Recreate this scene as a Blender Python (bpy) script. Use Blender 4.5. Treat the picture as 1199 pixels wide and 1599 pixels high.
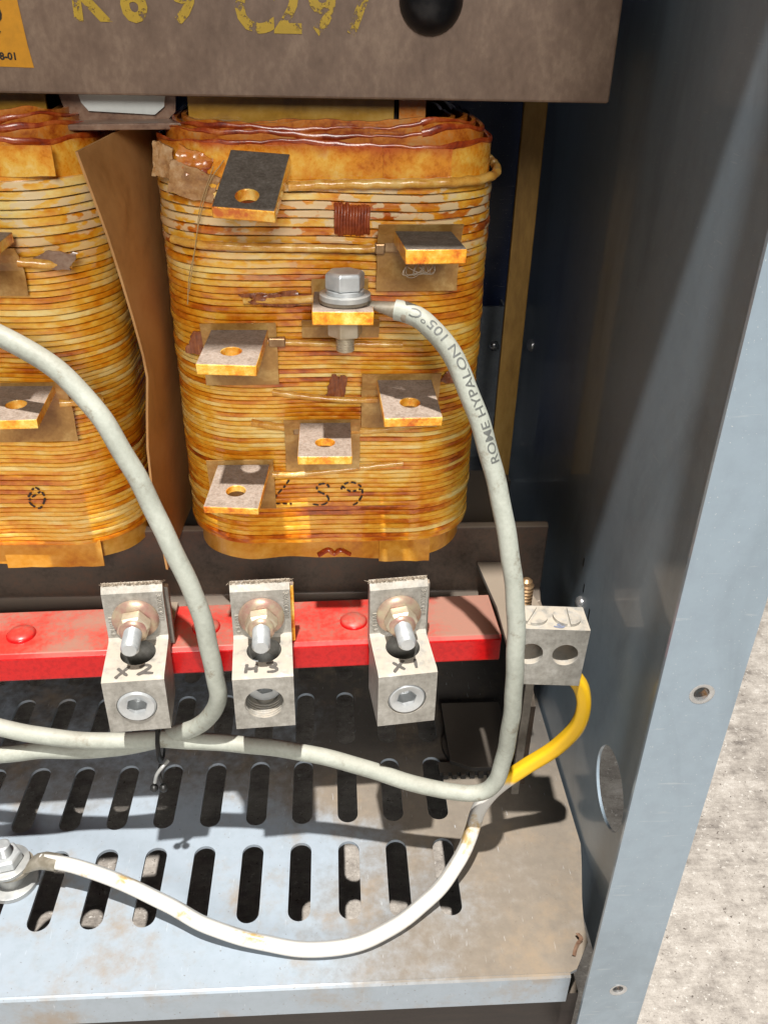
import bpy, bmesh, math, random
from mathutils import Vector, Matrix
random.seed(7)
MM = 0.001
for o in list(bpy.data.objects): bpy.data.objects.remove(o)
scene = bpy.context.scene
C = scene.collection
R = math.radians

# ------------------------------------------------------------------ camera
yaw, pitch, roll = R(3.9), R(30.6), R(1.33)
fwd = Vector((math.sin(yaw)*math.cos(pitch), math.cos(yaw)*math.cos(pitch), -math.sin(pitch)))
rgt = Vector((math.cos(yaw), -math.sin(yaw), 0)); upv = rgt.cross(fwd)
r2 = math.cos(roll)*rgt + math.sin(roll)*upv; u2 = -math.sin(roll)*rgt + math.cos(roll)*upv
cam = bpy.data.cameras.new('camera'); camo = bpy.data.objects.new('camera', cam); C.objects.link(camo)
camo.matrix_world = Matrix(((r2.x, u2.x, -fwd.x, 0), (r2.y, u2.y, -fwd.y, 0), (r2.z, u2.z, -fwd.z, 0.389), (0, 0, 0, 1)))
cam.sensor_fit = 'VERTICAL'; cam.sensor_height = 36; cam.lens = 36*1332/1599
cam.clip_start = 0.01; cam.clip_end = 100
scene.camera = camo

# ------------------------------------------------------------------ light of the hall: lamp high above, added fill in front, pale walls all round
world = bpy.data.worlds.new('World'); scene.world = world; world.use_nodes = True
bg = world.node_tree.nodes['Background']; bg.inputs[0].default_value = (0.90, 0.95, 1.0, 1); bg.inputs[1].default_value = 0.085
def lamp(name, target, direction, dist, size, watts, col):
    d = Vector(direction).normalized()
    L = bpy.data.lights.new(name, 'AREA'); L.shape = 'DISK'; L.size = size; L.energy = watts; L.color = col
    o = bpy.data.objects.new(name, L); C.objects.link(o)
    o.location = Vector(target)*MM - d*dist
    o.rotation_euler = d.to_track_quat('-Z', 'Y').to_euler()
    return o
lamp('ceiling_lamp', (0, 300, 120), (0.055, 0.28, -1), 3.2, 0.07, 178, (1, 0.965, 0.91))
lamp('front_fill', (0, 330, 240), (-0.05, 1, -0.50), 3.5, 1.1, 66, (1, 0.96, 0.90))  # added fill behind the camera, brightens front faces and coil
scene.view_settings.view_transform = 'Standard'; scene.view_settings.look = 'None'
scene.view_settings.exposure = 0.2; scene.view_settings.gamma = 1
scene.view_settings.use_curve_mapping = False
scene.render.engine = 'CYCLES'
cy = scene.cycles; cy.max_bounces = 5; cy.diffuse_bounces = 3; cy.glossy_bounces = 3; cy.transparent_max_bounces = 6; cy.caustics_reflective = False; cy.caustics_refractive = False

# ------------------------------------------------------------------ helpers
ROOT = {}
def link(o, parent):
    C.objects.link(o)
    if parent is not None: o.parent = parent
def tag(o, label=None, cat=None, group=None, kind=None):
    if label: o['label'] = label
    if cat: o['category'] = cat
    if group: o['group'] = group
    if kind: o['kind'] = kind
    return o
def thing(name, label, cat, base=(0, 0, 0), group=None):
    o = bpy.data.objects.new(name, None); o.empty_display_size = 0.01
    C.objects.link(o); o.location = Vector(base)*MM; ROOT[o.name] = Vector(base)
    return tag(o, label, cat, group)
def base_of(p):
    while p is not None and p.name not in ROOT: p = p.parent
    return ROOT[p.name] if p is not None else Vector((0, 0, 0))
class MB:
    """collects geometry in world millimetres"""
    def __init__(s): s.v = []; s.f = []
    def add(s, vs, fs):
        n = len(s.v); s.v += [Vector(v) for v in vs]; s.f += [tuple(i+n for i in f) for f in fs]; return s
    def xf(s, M):
        s.v = [M @ v for v in s.v]; return s
    def box(s, x0, x1, y0, y1, z0, z1):
        return s.add([(x0,y0,z0),(x1,y0,z0),(x1,y1,z0),(x0,y1,z0),(x0,y0,z1),(x1,y0,z1),(x1,y1,z1),(x0,y1,z1)],
                     [(3,2,1,0),(4,5,6,7),(0,1,5,4),(1,2,6,5),(2,3,7,6),(3,0,4,7)])
    def prism(s, poly, a, b, axis='z'):
        n = len(poly)
        f = {'x': lambda p, t: (t, p[0], p[1]), 'y': lambda p, t: (p[0], t, p[1]), 'z': lambda p, t: (p[0], p[1], t)}[axis]
        vs = [f(p, a) for p in poly]+[f(p, b) for p in poly]
        return s.add(vs, [tuple(range(n)), tuple(range(2*n-1, n-1, -1))]+[(i, (i+1) % n+0, n+(i+1) % n, n+i)[::-1] for i in range(n)])
    def cyl(s, c, axis, r, h, n=24, r2=None, cap=True):
        return s.lathe(c, axis, [(r, 0), (r if r2 is None else r2, h)], n, cap)
    def lathe(s, c, axis, prof, n=24, cap=True):
        a = Vector(axis).normalized(); t = a.orthogonal().normalized(); b = a.cross(t); c = Vector(c)
        vs = []; fs = []
        for (r, h) in prof:
            for k in range(n):
                q = 2*math.pi*k/n; vs.append(c+a*h+r*(math.cos(q)*t+math.sin(q)*b))
        m = len(prof)
        for j in range(m-1):
            for k in range(n): fs.append((j*n+k, j*n+(k+1) % n, (j+1)*n+(k+1) % n, (j+1)*n+k))
        if cap: fs.append(tuple(range(n-1, -1, -1))); fs.append(tuple((m-1)*n+k for k in range(n)))
        return s.add(vs, fs)
    def tube(s, pts, r, n=12, cap=True, flat=None, rf=None):
        P = [Vector(p) for p in pts]; m = len(P); vs = []; fs = []
        T = [(P[min(i+1, m-1)]-P[max(i-1, 0)]).normalized() for i in range(m)]
        N = T[0].orthogonal().normalized() if flat is None else (Vector(flat)-T[0]*T[0].dot(Vector(flat))).normalized()
        for i in range(m):
            N = (N-T[i]*N.dot(T[i])).normalized(); B = T[i].cross(N)
            for k in range(n):
                q = 2*math.pi*k/n
                rr = r if rf is None else rf(i, q)
                if isinstance(rr, tuple): vs.append(P[i]+rr[0]*math.cos(q)*N+rr[1]*math.sin(q)*B)
                else: vs.append(P[i]+rr*(math.cos(q)*N+math.sin(q)*B))
        for i in range(m-1):
            for k in range(n): fs.append((i*n+k, i*n+(k+1) % n, (i+1)*n+(k+1) % n, (i+1)*n+k))
        if cap: fs.append(tuple(range(n-1, -1, -1))); fs.append(tuple((m-1)*n+k for k in range(n)))
        return s.add(vs, fs)
    def build(s, name, mat, parent=None, smooth=None, bevel=0, cuts=None, recalc=True):
        b0 = base_of(parent)
        me = bpy.data.meshes.new(name); me.from_pydata([tuple((v-b0)*MM) for v in s.v], [], s.f)
        if recalc:
            bm = bmesh.new(); bm.from_mesh(me); bmesh.ops.recalc_face_normals(bm, faces=bm.faces); bm.to_mesh(me); bm.free()
        if mat: me.materials.append(mat)
        o = bpy.data.objects.new(name, me); link(o, parent)
        if cuts:
            cs = []
            for c in cuts:
                co = c.build('cutter', None, parent); cs.append(co)
                md = o.modifiers.new('b', 'BOOLEAN'); md.operation = 'DIFFERENCE'; md.solver = 'EXACT'; md.object = co
            bpy.context.view_layer.update()
            dg = bpy.context.evaluated_depsgraph_get()
            nm = bpy.data.meshes.new_from_object(o.evaluated_get(dg)); o.modifiers.clear(); o.data = nm; nm.name = name
            for c in cs: bpy.data.objects.remove(c)
            if not len(nm.materials): nm.materials.append(mat)
        if smooth is not None:
            o.data.shade_smooth() if hasattr(o.data, 'shade_smooth') else None
            try: o.data.set_sharp_from_angle(angle=R(smooth))
            except Exception: pass
        if bevel:
            md = o.modifiers.new('bevel', 'BEVEL'); md.width = bevel*MM; md.segments = 2; md.limit_method = 'ANGLE'; md.angle_limit = R(40)
        return o
def spline(pts, step=3.0):
    P = [Vector(p) for p in pts]; P = [2*P[0]-P[1]]+P+[2*P[-1]-P[-2]]; out = []
    for i in range(1, len(P)-2):
        a, b, c, d = P[i-1:i+3]; n = max(2, int((c-b).length/step))
        for k in range(n):
            t = k/n
            out.append(0.5*((2*b)+(c-a)*t+(2*a-5*b+4*c-d)*t*t+(3*b-a-3*c+d)*t**3))
    out.append(P[-2]); return out
def hexagon(r, rot=0): return [(r*math.cos(rot+k*math.pi/3), r*math.sin(rot+k*math.pi/3)) for k in range(6)]
def ring_pts(outer, inner, angs):
    return [outer(a) for a in angs], [inner(a) for a in angs]
def rect_ray(x0, x1, y0, y1):
    def f(a):
        c, s = math.cos(a), math.sin(a); t = 1e9
        if c > 1e-9: t = min(t, x1/c)
        if c < -1e-9: t = min(t, x0/c)
        if s > 1e-9: t = min(t, y1/s)
        if s < -1e-9: t = min(t, y0/s)
        return (t*c, t*s)
    return f
def stadium_ray(r, h):
    def f(a):
        c, s = math.cos(a), math.sin(a)
        if abs(c) > 1e-9 and abs(s)*r/abs(c) <= h: t = r/abs(c)
        else:
            hh = h if s > 0 else -h
            b = s*hh; t = b+math.sqrt(max(0, b*b-(hh*hh-r*r)))
        return (t*c, t*s)
    return f
def holed_plate(mb, c, ex, ey, ez, rect, inner, thick, n=32, extra=None):
    """plate with a hole; c hole centre on the top face, ex ey plate axes, ez normal"""
    x0, x1, y0, y1 = rect
    angs = (extra or [2*math.pi*k/n for k in range(n)])+[math.atan2(y, x) % (2*math.pi) for x in (x0, x1) for y in (y0, y1)]
    angs = sorted(set(round(a, 6) for a in angs)); m = len(angs)
    o = [rect_ray(x0, x1, y0, y1)(a) for a in angs]; i = [inner(a) for a in angs]
    c, ex, ey, ez = Vector(c), Vector(ex), Vector(ey), Vector(ez)
    P = lambda p, d: c+ex*p[0]+ey*p[1]-ez*d
    vs = [P(p, 0) for p in o]+[P(p, 0) for p in i]+[P(p, thick) for p in o]+[P(p, thick) for p in i]
    fs = []
    for k in range(m):
        j = (k+1) % m
        fs += [(k, j, m+j, m+k), (2*m+k, 3*m+k, 3*m+j, 2*m+j), (k, 2*m+k, 2*m+j, j), (m+k, m+j, 3*m+j, 3*m+k)]
    return mb.add(vs, fs)
def text_mesh(s, size, bold=0, fine=0):
    cu = bpy.data.curves.new('t', 'FONT'); cu.body = s; cu.size = size; cu.offset = bold; cu.resolution_u = 3
    cu.align_x = 'LEFT'
    o = bpy.data.objects.new('t', cu); C.objects.link(o); bpy.context.view_layer.update()
    dg = bpy.context.evaluated_depsgraph_get(); me = bpy.data.meshes.new_from_object(o.evaluated_get(dg))
    if fine:
        bm = bmesh.new(); bm.from_mesh(me); bmesh.ops.triangulate(bm, faces=bm.faces)
        for _ in range(4):
            es = [e for e in bm.edges if e.calc_length() > fine]
            if not es: break
            bmesh.ops.subdivide_edges(bm, edges=es, cuts=1); bmesh.ops.triangulate(bm, faces=bm.faces)
        bm.to_mesh(me); bm.free()
    vs = [v.co.copy() for v in me.vertices]; fs = [tuple(p.vertices) for p in me.polygons]
    bpy.data.objects.remove(o); bpy.data.meshes.remove(me); return vs, fs
def text_on(mb, s, size, org, ex, ey, lift=(0, 0, 0), bold=0):
    vs, fs = text_mesh(s, size, bold); org, ex, ey, lift = Vector(org), Vector(ex), Vector(ey), Vector(lift)
    return mb.add([org+ex*v.x+ey*v.y+lift for v in vs], fs)
def strokes(mb, lines, w, fn, nrm):
    """pen strokes: 2-D polylines mapped by fn to 3-D, drawn as flat ribbons"""
    nrm = Vector(nrm)
    for ln in lines:
        P = spline([(x, y, 0) for x, y in ln], 0.6) if len(ln) > 2 else [Vector((ln[0][0]+(ln[1][0]-ln[0][0])*k/6, ln[0][1]+(ln[1][1]-ln[0][1])*k/6, 0)) for k in range(7)]
        Q = [Vector(fn(p.x, p.y)) for p in P]; m = len(Q); vs = []
        for i in range(m):
            t = (Q[min(i+1, m-1)]-Q[max(i-1, 0)]).normalized(); s = nrm.cross(t).normalized()
            ww = w*(0.85+0.3*random.random())*(0.7 if i in (0, m-1) else 1)
            vs += [Q[i]+s*ww/2, Q[i]-s*ww/2]
        mb.add(vs, [(2*i, 2*i+1, 2*i+3, 2*i+2) for i in range(m-1)])
    return mb

# ------------------------------------------------------------------ materials
def lin(c):
    return tuple(((x/255)/12.92 if x/255 <= 0.04045 else ((x/255+0.055)/1.055)**2.4) for x in c)+(1,)
class NT:
    def __init__(s, name):
        s.m = bpy.data.materials.new(name); s.m.use_nodes = True; s.t = s.m.node_tree
        s.b = s.t.nodes['Principled BSDF']; s.tc = s.t.nodes.new('ShaderNodeTexCoord'); s.geo = s.t.nodes.new('ShaderNodeNewGeometry')
        s.pos = s.geo.outputs['Position']
    def n(s, typ, **kw):
        nd = s.t.nodes.new(typ)
        for k, v in kw.items():
            if k in nd.inputs: nd.inputs[k].default_value = v
            else: setattr(nd, k, v)
        return nd
    def l(s, a, b): s.t.links.new(a, b)
    def coords(s, scale=(1, 1, 1), src=None):
        mp = s.n('ShaderNodeMapping'); mp.inputs['Scale'].default_value = scale; s.l(src or s.pos, mp.inputs['Vector']); return mp.outputs[0]
    def noise(s, scale, detail=4, rough=0.55, vec=None, dist=0):
        nd = s.n('ShaderNodeTexNoise'); nd.inputs['Scale'].default_value = scale; nd.inputs['Detail'].default_value = detail
        nd.inputs['Roughness'].default_value = rough; nd.inputs['Distortion'].default_value = dist
        s.l(vec or s.pos, nd.inputs['Vector']); return nd.outputs['Fac']
    def ramp(s, fac, stops):
        nd = s.n('ShaderNodeValToRGB'); e = nd.color_ramp.elements
        while len(e) < len(stops): e.new(0.5)
        for el, (p, c) in zip(e, stops): el.position = p; el.color = c if len(c) == 4 else lin(c)
        s.l(fac, nd.inputs[0]); return nd.outputs[0]
    def step(s, fac, a, b):
        nd = s.n('ShaderNodeMapRange'); nd.inputs['From Min'].default_value = a; nd.inputs['From Max'].default_value = b
        nd.interpolation_type = 'SMOOTHSTEP'; s.l(fac, nd.inputs['Value']); return nd.outputs[0]
    def math(s, op, a, b=None):
        nd = s.n('ShaderNodeMath'); nd.operation = op
        for i, x in enumerate((a, b)):
            if x is None: continue
            if isinstance(x, (int, float)): nd.inputs[i].default_value = x
            else: s.l(x, nd.inputs[i])
        return nd.outputs[0]
    def mix(s, fac, a, b):
        nd = s.n('ShaderNodeMix'); nd.data_type = 'RGBA'
        if isinstance(fac, (int, float)): nd.inputs[0].default_value = fac
        else: s.l(fac, nd.inputs[0])
        for i, x in ((6, a), (7, b)):
            if isinstance(x, tuple): nd.inputs[i].default_value = x if len(x) == 4 else lin(x)
            else: s.l(x, nd.inputs[i])
        return nd.outputs[2]
    def up(s, a=0.3, b=0.8):
        sx = s.n('ShaderNodeSeparateXYZ'); s.l(s.geo.outputs['Normal'], sx.inputs[0]); return s.step(sx.outputs[2], a, b)
    def xyz(s):
        sx = s.n('ShaderNodeSeparateXYZ'); s.l(s.pos, sx.inputs[0]); return sx.outputs
    def bump(s, h, dist, strength=1.0):
        nd = s.n('ShaderNodeBump'); nd.inputs['Strength'].default_value = strength; nd.inputs['Distance'].default_value = dist*MM
        s.l(h, nd.inputs['Height']); s.l(nd.outputs[0], s.b.inputs['Normal'])
    def set(s, color=None, rough=None, metal=None, spec=None, coat=None, coat_rough=None):
        for k, v in (('Base Color', color), ('Roughness', rough), ('Metallic', metal), ('Specular IOR Level', spec), ('Coat Weight', coat), ('Coat Roughness', coat_rough)):
            if v is None: continue
            if isinstance(v, (int, float)): s.b.inputs[k].default_value = v
            elif isinstance(v, tuple): s.b.inputs[k].default_value = v if len(v) == 4 else lin(v)
            else: s.l(v, s.b.inputs[k])
        return s
DUST = (150, 136, 120)
M = {}
def m_paint(name, col, dust=0.0, rough=0.34, dust_x=None):
    t = NT(name); n1 = t.noise(14, 5); n2 = t.noise(160, 5, 0.65); n3 = t.noise(900, 2)
    c = t.mix(t.step(n2, 0.35, 0.75), col, tuple(int(x*0.965) for x in col))
    if dust is not None:
        x = t.xyz()
        m = t.math('ADD', t.math('MULTIPLY', n1, 1.0), t.math('MULTIPLY', n2, 0.45))
        m = t.math('ADD', m, dust-0.35)
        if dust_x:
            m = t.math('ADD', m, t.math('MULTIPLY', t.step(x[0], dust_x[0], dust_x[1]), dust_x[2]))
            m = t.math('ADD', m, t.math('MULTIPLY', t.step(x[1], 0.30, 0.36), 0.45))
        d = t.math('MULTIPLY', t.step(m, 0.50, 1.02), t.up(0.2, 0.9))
        c = t.mix(t.math('MULTIPLY', d, 0.93), c, t.mix(t.step(x[1], 0.335, 0.385), t.mix(n2, (142, 129, 112), (108, 97, 84)), t.mix(n2, (92, 83, 72), (66, 59, 52))))  # rear dust is darker, with the shade under the bar put into its colour
        c = t.mix(t.math('MULTIPLY', t.step(t.noise(520, 3, 0.6), 0.66, 0.72), 0.6), c, (104, 92, 78))
        c = t.mix(t.math('MULTIPLY', t.step(t.noise(1, 3, 0.6, t.coords((900, 90, 90)), 0.5), 0.67, 0.74), 0.5), c, (206, 212, 218))
        c = t.mix(t.math('MULTIPLY', t.step(t.math('ADD', t.math('MULTIPLY', t.noise(30, 7, 0.72), 0.6), t.math('MULTIPLY', n1, 0.4)), 0.49, 0.66), 0.75), c, (150, 132, 110))
        t.set(rough=t.math('ADD', t.math('MULTIPLY', d, 0.4), rough))
    else:
        smear = t.noise(1, 5, 0.65, t.coords((14, 14, 5)), 1.2); c = t.mix(t.math('MULTIPLY', t.step(smear, 0.50, 0.74), 0.45), c, tuple(int(x*0.72) for x in col)); fine = t.noise(1, 2, 0.5, t.coords((60, 60, 900)))
        c = t.mix(t.math('MULTIPLY', t.step(t.noise(1400, 2), 0.70, 0.74), 0.7), c, (205, 208, 208)); c = t.mix(t.math('MULTIPLY', t.step(fine, 0.68, 0.74), 0.25), c, (196, 200, 200))
        t.set(rough=t.math('ADD', t.math('MULTIPLY', smear, 0.25), rough-0.1), coat=0.5, coat_rough=0.05)
    t.set(color=c); t.bump(n3, 0.02, 0.25); return t.m
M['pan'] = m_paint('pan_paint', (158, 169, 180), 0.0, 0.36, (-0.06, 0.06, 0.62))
M['paint'] = m_paint('enclosure_enamel', (140, 156, 169), None, 0.32)
M['back'] = m_paint('shaded_back_enamel', (46, 60, 96), None, 0.35)  # same enamel as the walls, shade at the rear painted in as navy

def m_concrete():
    t = NT('concrete'); a = t.noise(9, 6, 0.65); b = t.noise(60, 10, 0.8); c = t.noise(300, 6, 0.75)
    col = t.ramp(t.math('ADD', t.math('MULTIPLY', a, 0.25), t.math('ADD', t.math('MULTIPLY', b, 0.5), t.math('MULTIPLY', t.noise(1, 6, 0.75, t.coords((60, 240, 100))), 0.25))), [(0.37, (96, 90, 86)), (0.46, (146, 139, 132)), (0.54, (174, 167, 159)), (0.66, (204, 199, 193))])
    col = t.mix(t.step(c, 0.58, 0.66), col, (208, 203, 196)); col = t.mix(t.math('MULTIPLY', t.step(t.noise(1100, 4, 0.8), 0.55, 0.62), 0.45), col, (110, 102, 96)); col = t.mix(t.step(t.noise(420, 3), 0.66, 0.72), col, (92, 84, 78))
    t.set(color=col, rough=t.math('ADD', t.math('MULTIPLY', b, 0.5), 0.25)); t.bump(t.math('ADD', b, c), 0.5, 0.5); return t.m
M['concrete'] = m_concrete()

def m_steel(name, c1, c2, c3, rough=0.42, metal=0.35, dust=0.6, stretch=(1, 1, 1)):
    t = NT(name); v = t.coords(stretch); a = t.noise(38, 8, 0.7, v); b = t.noise(420, 4, 0.65, v)
    c = t.ramp(t.math('ADD', t.math('MULTIPLY', a, 0.7), t.math('MULTIPLY', b, 0.3)), [(0.33, c1), (0.5, c2), (0.68, c3)])
    d = t.math('MULTIPLY', t.up(0.35, 0.8), dust)
    c = t.mix(d, c, DUST)
    t.set(color=c, rough=t.math('ADD', t.math('MULTIPLY', a, 0.25), rough-0.1), metal=metal); t.bump(b, 0.03, 0.4); return t.m
M['clamp'] = m_steel('brown_clamp_steel', (100, 80, 66), (122, 100, 84), (150, 128, 108), 0.4, 0.1, 0.6, (1, 1, 0.6))
M['clamp_low'] = m_steel('dark_clamp_steel', (50, 42, 38), (84, 72, 64), (104, 76, 62), 0.4, 0.2, 0.7)
M['bracket'] = m_steel('dusty_bracket_steel', (105, 100, 94), (132, 126, 118), (150, 143, 134), 0.5, 0.1, 0.9)
M['black_bolt'] = m_steel('black_oxide', (22, 22, 24), (30, 30, 33), (46, 44, 44), 0.3, 0.5, 0.15)
M['galv'] = m_steel('galvanised', (120, 128, 136), (142, 150, 158), (160, 166, 172), 0.4, 0.5, 0.3)
M['rivet'] = m_steel('bright_rivet', (176, 178, 180), (196, 198, 200), (210, 212, 214), 0.25, 0.8, 0.1)
M['tiebar'] = m_steel('varnished_tie_bar', (134, 100, 48), (168, 130, 66), (184, 150, 86), 0.4, 0.05, 0.2, (1, 1, 0.25))
M['core'] = m_steel('core_steel', (40, 36, 36), (56, 50, 48), (70, 62, 58), 0.45, 0.3, 0.5, (1, 8, 8))
M['rubber'] = m_steel('black_rubber_shaded_foot', (24, 23, 24), (34, 33, 33), (48, 46, 44), 0.7, 0, 0.25)

def m_alum(name='cast_aluminium', dust=0.85):
    t = NT(name); a = t.noise(90, 5, 0.6); b = t.noise(1500, 3, 0.7)
    c = t.ramp(t.math('ADD', t.math('MULTIPLY', a, 0.5), t.math('ADD', t.math('MULTIPLY', t.noise(1, 4, 0.65, t.coords((500, 500, 60))), 0.14), t.math('MULTIPLY', t.noise(420, 5, 0.7), 0.36))), [(0.36, (138, 135, 128)), (0.5, (168, 165, 158)), (0.64, (194, 192, 186))])
    d = t.math('MULTIPLY', t.math('MULTIPLY', t.up(0.35, 0.85), dust), t.step(t.noise(220, 4), 0.25, 0.6))
    c = t.mix(d, c, (180, 170, 155))
    met = t.math('SUBTRACT', 0.35, t.math('MULTIPLY', d, 0.35))
    t.set(color=c, rough=t.math('ADD', t.math('MULTIPLY', d, 0.35), 0.46), metal=met); t.bump(t.math('ADD', b, t.noise(500, 4, 0.7)), 0.16, 0.7); return t.m
M['alum'] = m_alum()
def m_metal(name, c1, c2, rough=0.28, metal=1.0, sc=120, bump=0.02):
    t = NT(name); a = t.noise(sc, 4, 0.6); t.set(color=t.ramp(a, [(0.35, c1), (0.68, c2)]), rough=t.math('ADD', t.math('MULTIPLY', a, 0.2), rough-0.1), metal=metal)
    t.bump(t.noise(1400, 2), bump, 0.4); return t.m
M['zinc'] = m_metal('bright_zinc', (184, 188, 190), (212, 215, 216), 0.36, 0.5)
M['dull_zinc'] = m_metal('dull_zinc', (160, 162, 162), (190, 190, 186), 0.45, 0.4)
M['yzinc'] = m_metal('yellow_zinc', (184, 170, 144), (206, 196, 176), 0.40, 0.45, 160)
M['rainbow'] = m_metal('iridescent_zinc', (186, 140, 130), (200, 190, 160), 0.34, 0.55, 150)
M['brass'] = m_metal('brass_stud', (148, 116, 84), (186, 156, 120), 0.38, 0.8, 200)
M['tinned'] = m_metal('dusty_tinned_lug', (146, 138, 122), (176, 168, 154), 0.45, 0.5, 200)
def m_pad(name, lo):
    t = NT(name); a = t.noise(130, 5, 0.65); b = t.noise(900, 3, 0.7); u = t.up(0.45, 0.9)
    side = t.ramp(a, [(0.36, (214, 104, 14)), (0.5, (250, 176, 44)), (0.66, (255, 222, 120))])
    dust = t.ramp(t.math('ADD', t.math('MULTIPLY', b, 0.5), t.math('MULTIPLY', t.noise(260, 5, 0.7), 0.5)), [(0.34, lo[0]), (0.5, lo[1]), (0.66, lo[2])])
    dust = t.mix(t.step(a, 0.62, 0.75), dust, (110, 82, 56))
    c = t.mix(u, side, dust)
    t.set(color=c, rough=t.math('ADD', t.math('MULTIPLY', u, 0.55), 0.30), metal=t.math('MULTIPLY', t.math('SUBTRACT', 1.0, u), 0.15), coat=t.math('MULTIPLY', t.math('SUBTRACT', 1.0, u), 0.6), coat_rough=0.15)
    t.bump(b, 0.35, 0.7); return t.m
M['pad'] = m_pad('varnished_tap_bar', ((116, 100, 86), (146, 131, 119), (166, 152, 141)))
M['pad_dark'] = m_pad('oily_shaded_tap_bar', ((80, 70, 60), (104, 95, 86), (130, 121, 112)))  # oily copy for the top bars, roof's shade also put into its colour

def m_wind():
    t = NT('varnished_paper_winding'); oi = t.n('ShaderNodeObjectInfo')
    add = t.n('ShaderNodeVectorMath'); add.operation = 'MULTIPLY_ADD'
    comb = t.n('ShaderNodeCombineXYZ'); t.l(oi.outputs['Random'], comb.inputs[0]); t.l(oi.outputs['Random'], comb.inputs[1])
    t.l(comb.outputs[0], add.inputs[0]); add.inputs[1].default_value = (3, 5, 0); t.l(t.pos, add.inputs[2])
    v = add.outputs[0]
    a = t.noise(1, 4, 0.55, t.coords((42, 42, 25), v)); b = t.noise(1, 4, 0.6, t.coords((12, 12, 40))); g = t.noise(1, 3, 0.6, t.coords((260, 260, 700), v))
    f = t.math('ADD', t.math('ADD', t.math('MULTIPLY', a, 0.48), t.math('MULTIPLY', b, 0.34)), t.math('MULTIPLY', g, 0.18))
    f = t.math('ADD', f, t.math('MULTIPLY', t.math('SUBTRACT', oi.outputs['Random'], 0.5), 0.13))
    c = t.ramp(f, [(0.31, (126, 48, 3)), (0.39, (194, 94, 8)), (0.46, (230, 146, 24)), (0.53, (246, 188, 62)), (0.63, (252, 226, 146))])
    # unvarnished cream blotches on the upper turns
    z = t.xyz()[2]; dry = t.math('MULTIPLY', t.step(z, 0.280, 0.318), t.step(t.noise(1, 3, 0.5, t.coords((110, 110, 220), v)), 0.50, 0.56))
    c = t.mix(t.math('MULTIPLY', dry, 0.85), c, (238, 214, 168))
    t.set(color=c, rough=t.math('ADD', t.math('MULTIPLY', g, 0.3), 0.2), coat=1.0, coat_rough=0.06)
    t.bump(t.math('ADD', a, t.math('MULTIPLY', g, 0.8)), 0.34, 0.6); return t.m
M['wind'] = m_wind()
def m_paper(name, stops, rough=0.3, coat=0.5, sc=40, red=None, stretch=(1, 1, 1)):
    t = NT(name); v = t.coords(stretch); a = t.noise(sc, 5, 0.6, v, 0.6); b = t.noise(sc*9, 4, 0.6, v)
    c = t.ramp(t.math('ADD', t.math('MULTIPLY', a, 0.75), t.math('MULTIPLY', b, 0.25)), stops)
    if red:
        z = t.xyz()[2]; q = t.math('ADD', z, t.math('MULTIPLY', t.math('SUBTRACT', t.noise(90, 3), 0.5), 0.010))
        c = t.mix(t.step(q, red[0], red[1]), c, t.mix(b, (160, 48, 12), (206, 92, 30)))
    t.set(color=c, rough=t.math('ADD', t.math('MULTIPLY', b, 0.25), rough-0.1), coat=coat, coat_rough=0.1); t.bump(b, 0.15, 0.5); return t.m
AMB = [(0.34, (188, 92, 10)), (0.46, (232, 150, 34)), (0.56, (244, 188, 74)), (0.68, (250, 220, 140))]
M['collar'] = m_paper('varnished_end_paper', AMB, 0.26, 0.7, 60, (0.3385, 0.3455))
M['collar_in'] = m_paper('inner_end_paper', [(0.35, (150, 58, 12)), (0.5, (206, 122, 34)), (0.66, (196, 150, 92))], 0.3, 0.5, 90)
M['tape'] = m_paper('amber_end_tape', [(0.34, (168, 96, 16)), (0.5, (206, 146, 44)), (0.66, (226, 178, 86))], 0.34, 0.35, 34)
M['resin'] = m_paper('red_brown_varnish_runs', [(0.35, (108, 28, 8)), (0.5, (164, 62, 16)), (0.66, (200, 112, 48))], 0.3, 0.5, 120)
M['backing'] = m_paper('tan_backing_paper', [(0.34, (150, 104, 46)), (0.5, (178, 134, 70)), (0.68, (214, 178, 112))], 0.4, 0.2, 70)
M['lead'] = m_paper('paper_wrapped_lead', [(0.34, (196, 122, 34)), (0.5, (228, 172, 76)), (0.68, (242, 210, 136))], 0.3, 0.5, 120)
M['cloth'] = m_paper('brown_varnished_cloth', [(0.34, (96, 44, 16)), (0.52, (140, 72, 30)), (0.7, (176, 110, 58))], 0.34, 0.4, 260, None, (3, 1, 0.4))
M['cord'] = m_paper('red_brown_cord', [(0.34, (112, 44, 18)), (0.5, (150, 66, 30)), (0.68, (178, 98, 56))], 0.45, 0.2, 300)
M['inner'] = m_paper('dark_brown_between_turns', [(0.3, (44, 16, 4)), (0.6, (66, 26, 6)), (0.8, (84, 36, 10))], 0.5, 0.0, 60)  # dark brown body that shows in the gaps between turns
M['card'] = m_paper('brown_pressboard', [(0.3, (158, 112, 64)), (0.5, (188, 140, 86)), (0.7, (200, 156, 104))], 0.5, 0.0, 26)
M['ins'] = m_paper('olive_yellow_insulation', [(0.34, (128, 88, 20)), (0.5, (172, 128, 34)), (0.68, (196, 158, 74))], 0.32, 0.4, 34)
M['saddle'] = m_paper('varnish_coated_spacer', [(0.34, (96, 68, 54)), (0.5, (140, 110, 90)), (0.68, (170, 146, 126))], 0.3, 0.5, 60)
M['wrap'] = m_paper('tan_wrap_cloth', [(0.34, (128, 84, 44)), (0.5, (172, 128, 80)), (0.68, (200, 166, 124))], 0.6, 0.0, 120)
M['white_ins'] = m_paper('white_insulation', [(0.3, (196, 200, 196)), (0.5, (214, 218, 214)), (0.7, (224, 228, 224))], 0.5, 0.0, 40)
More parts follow.
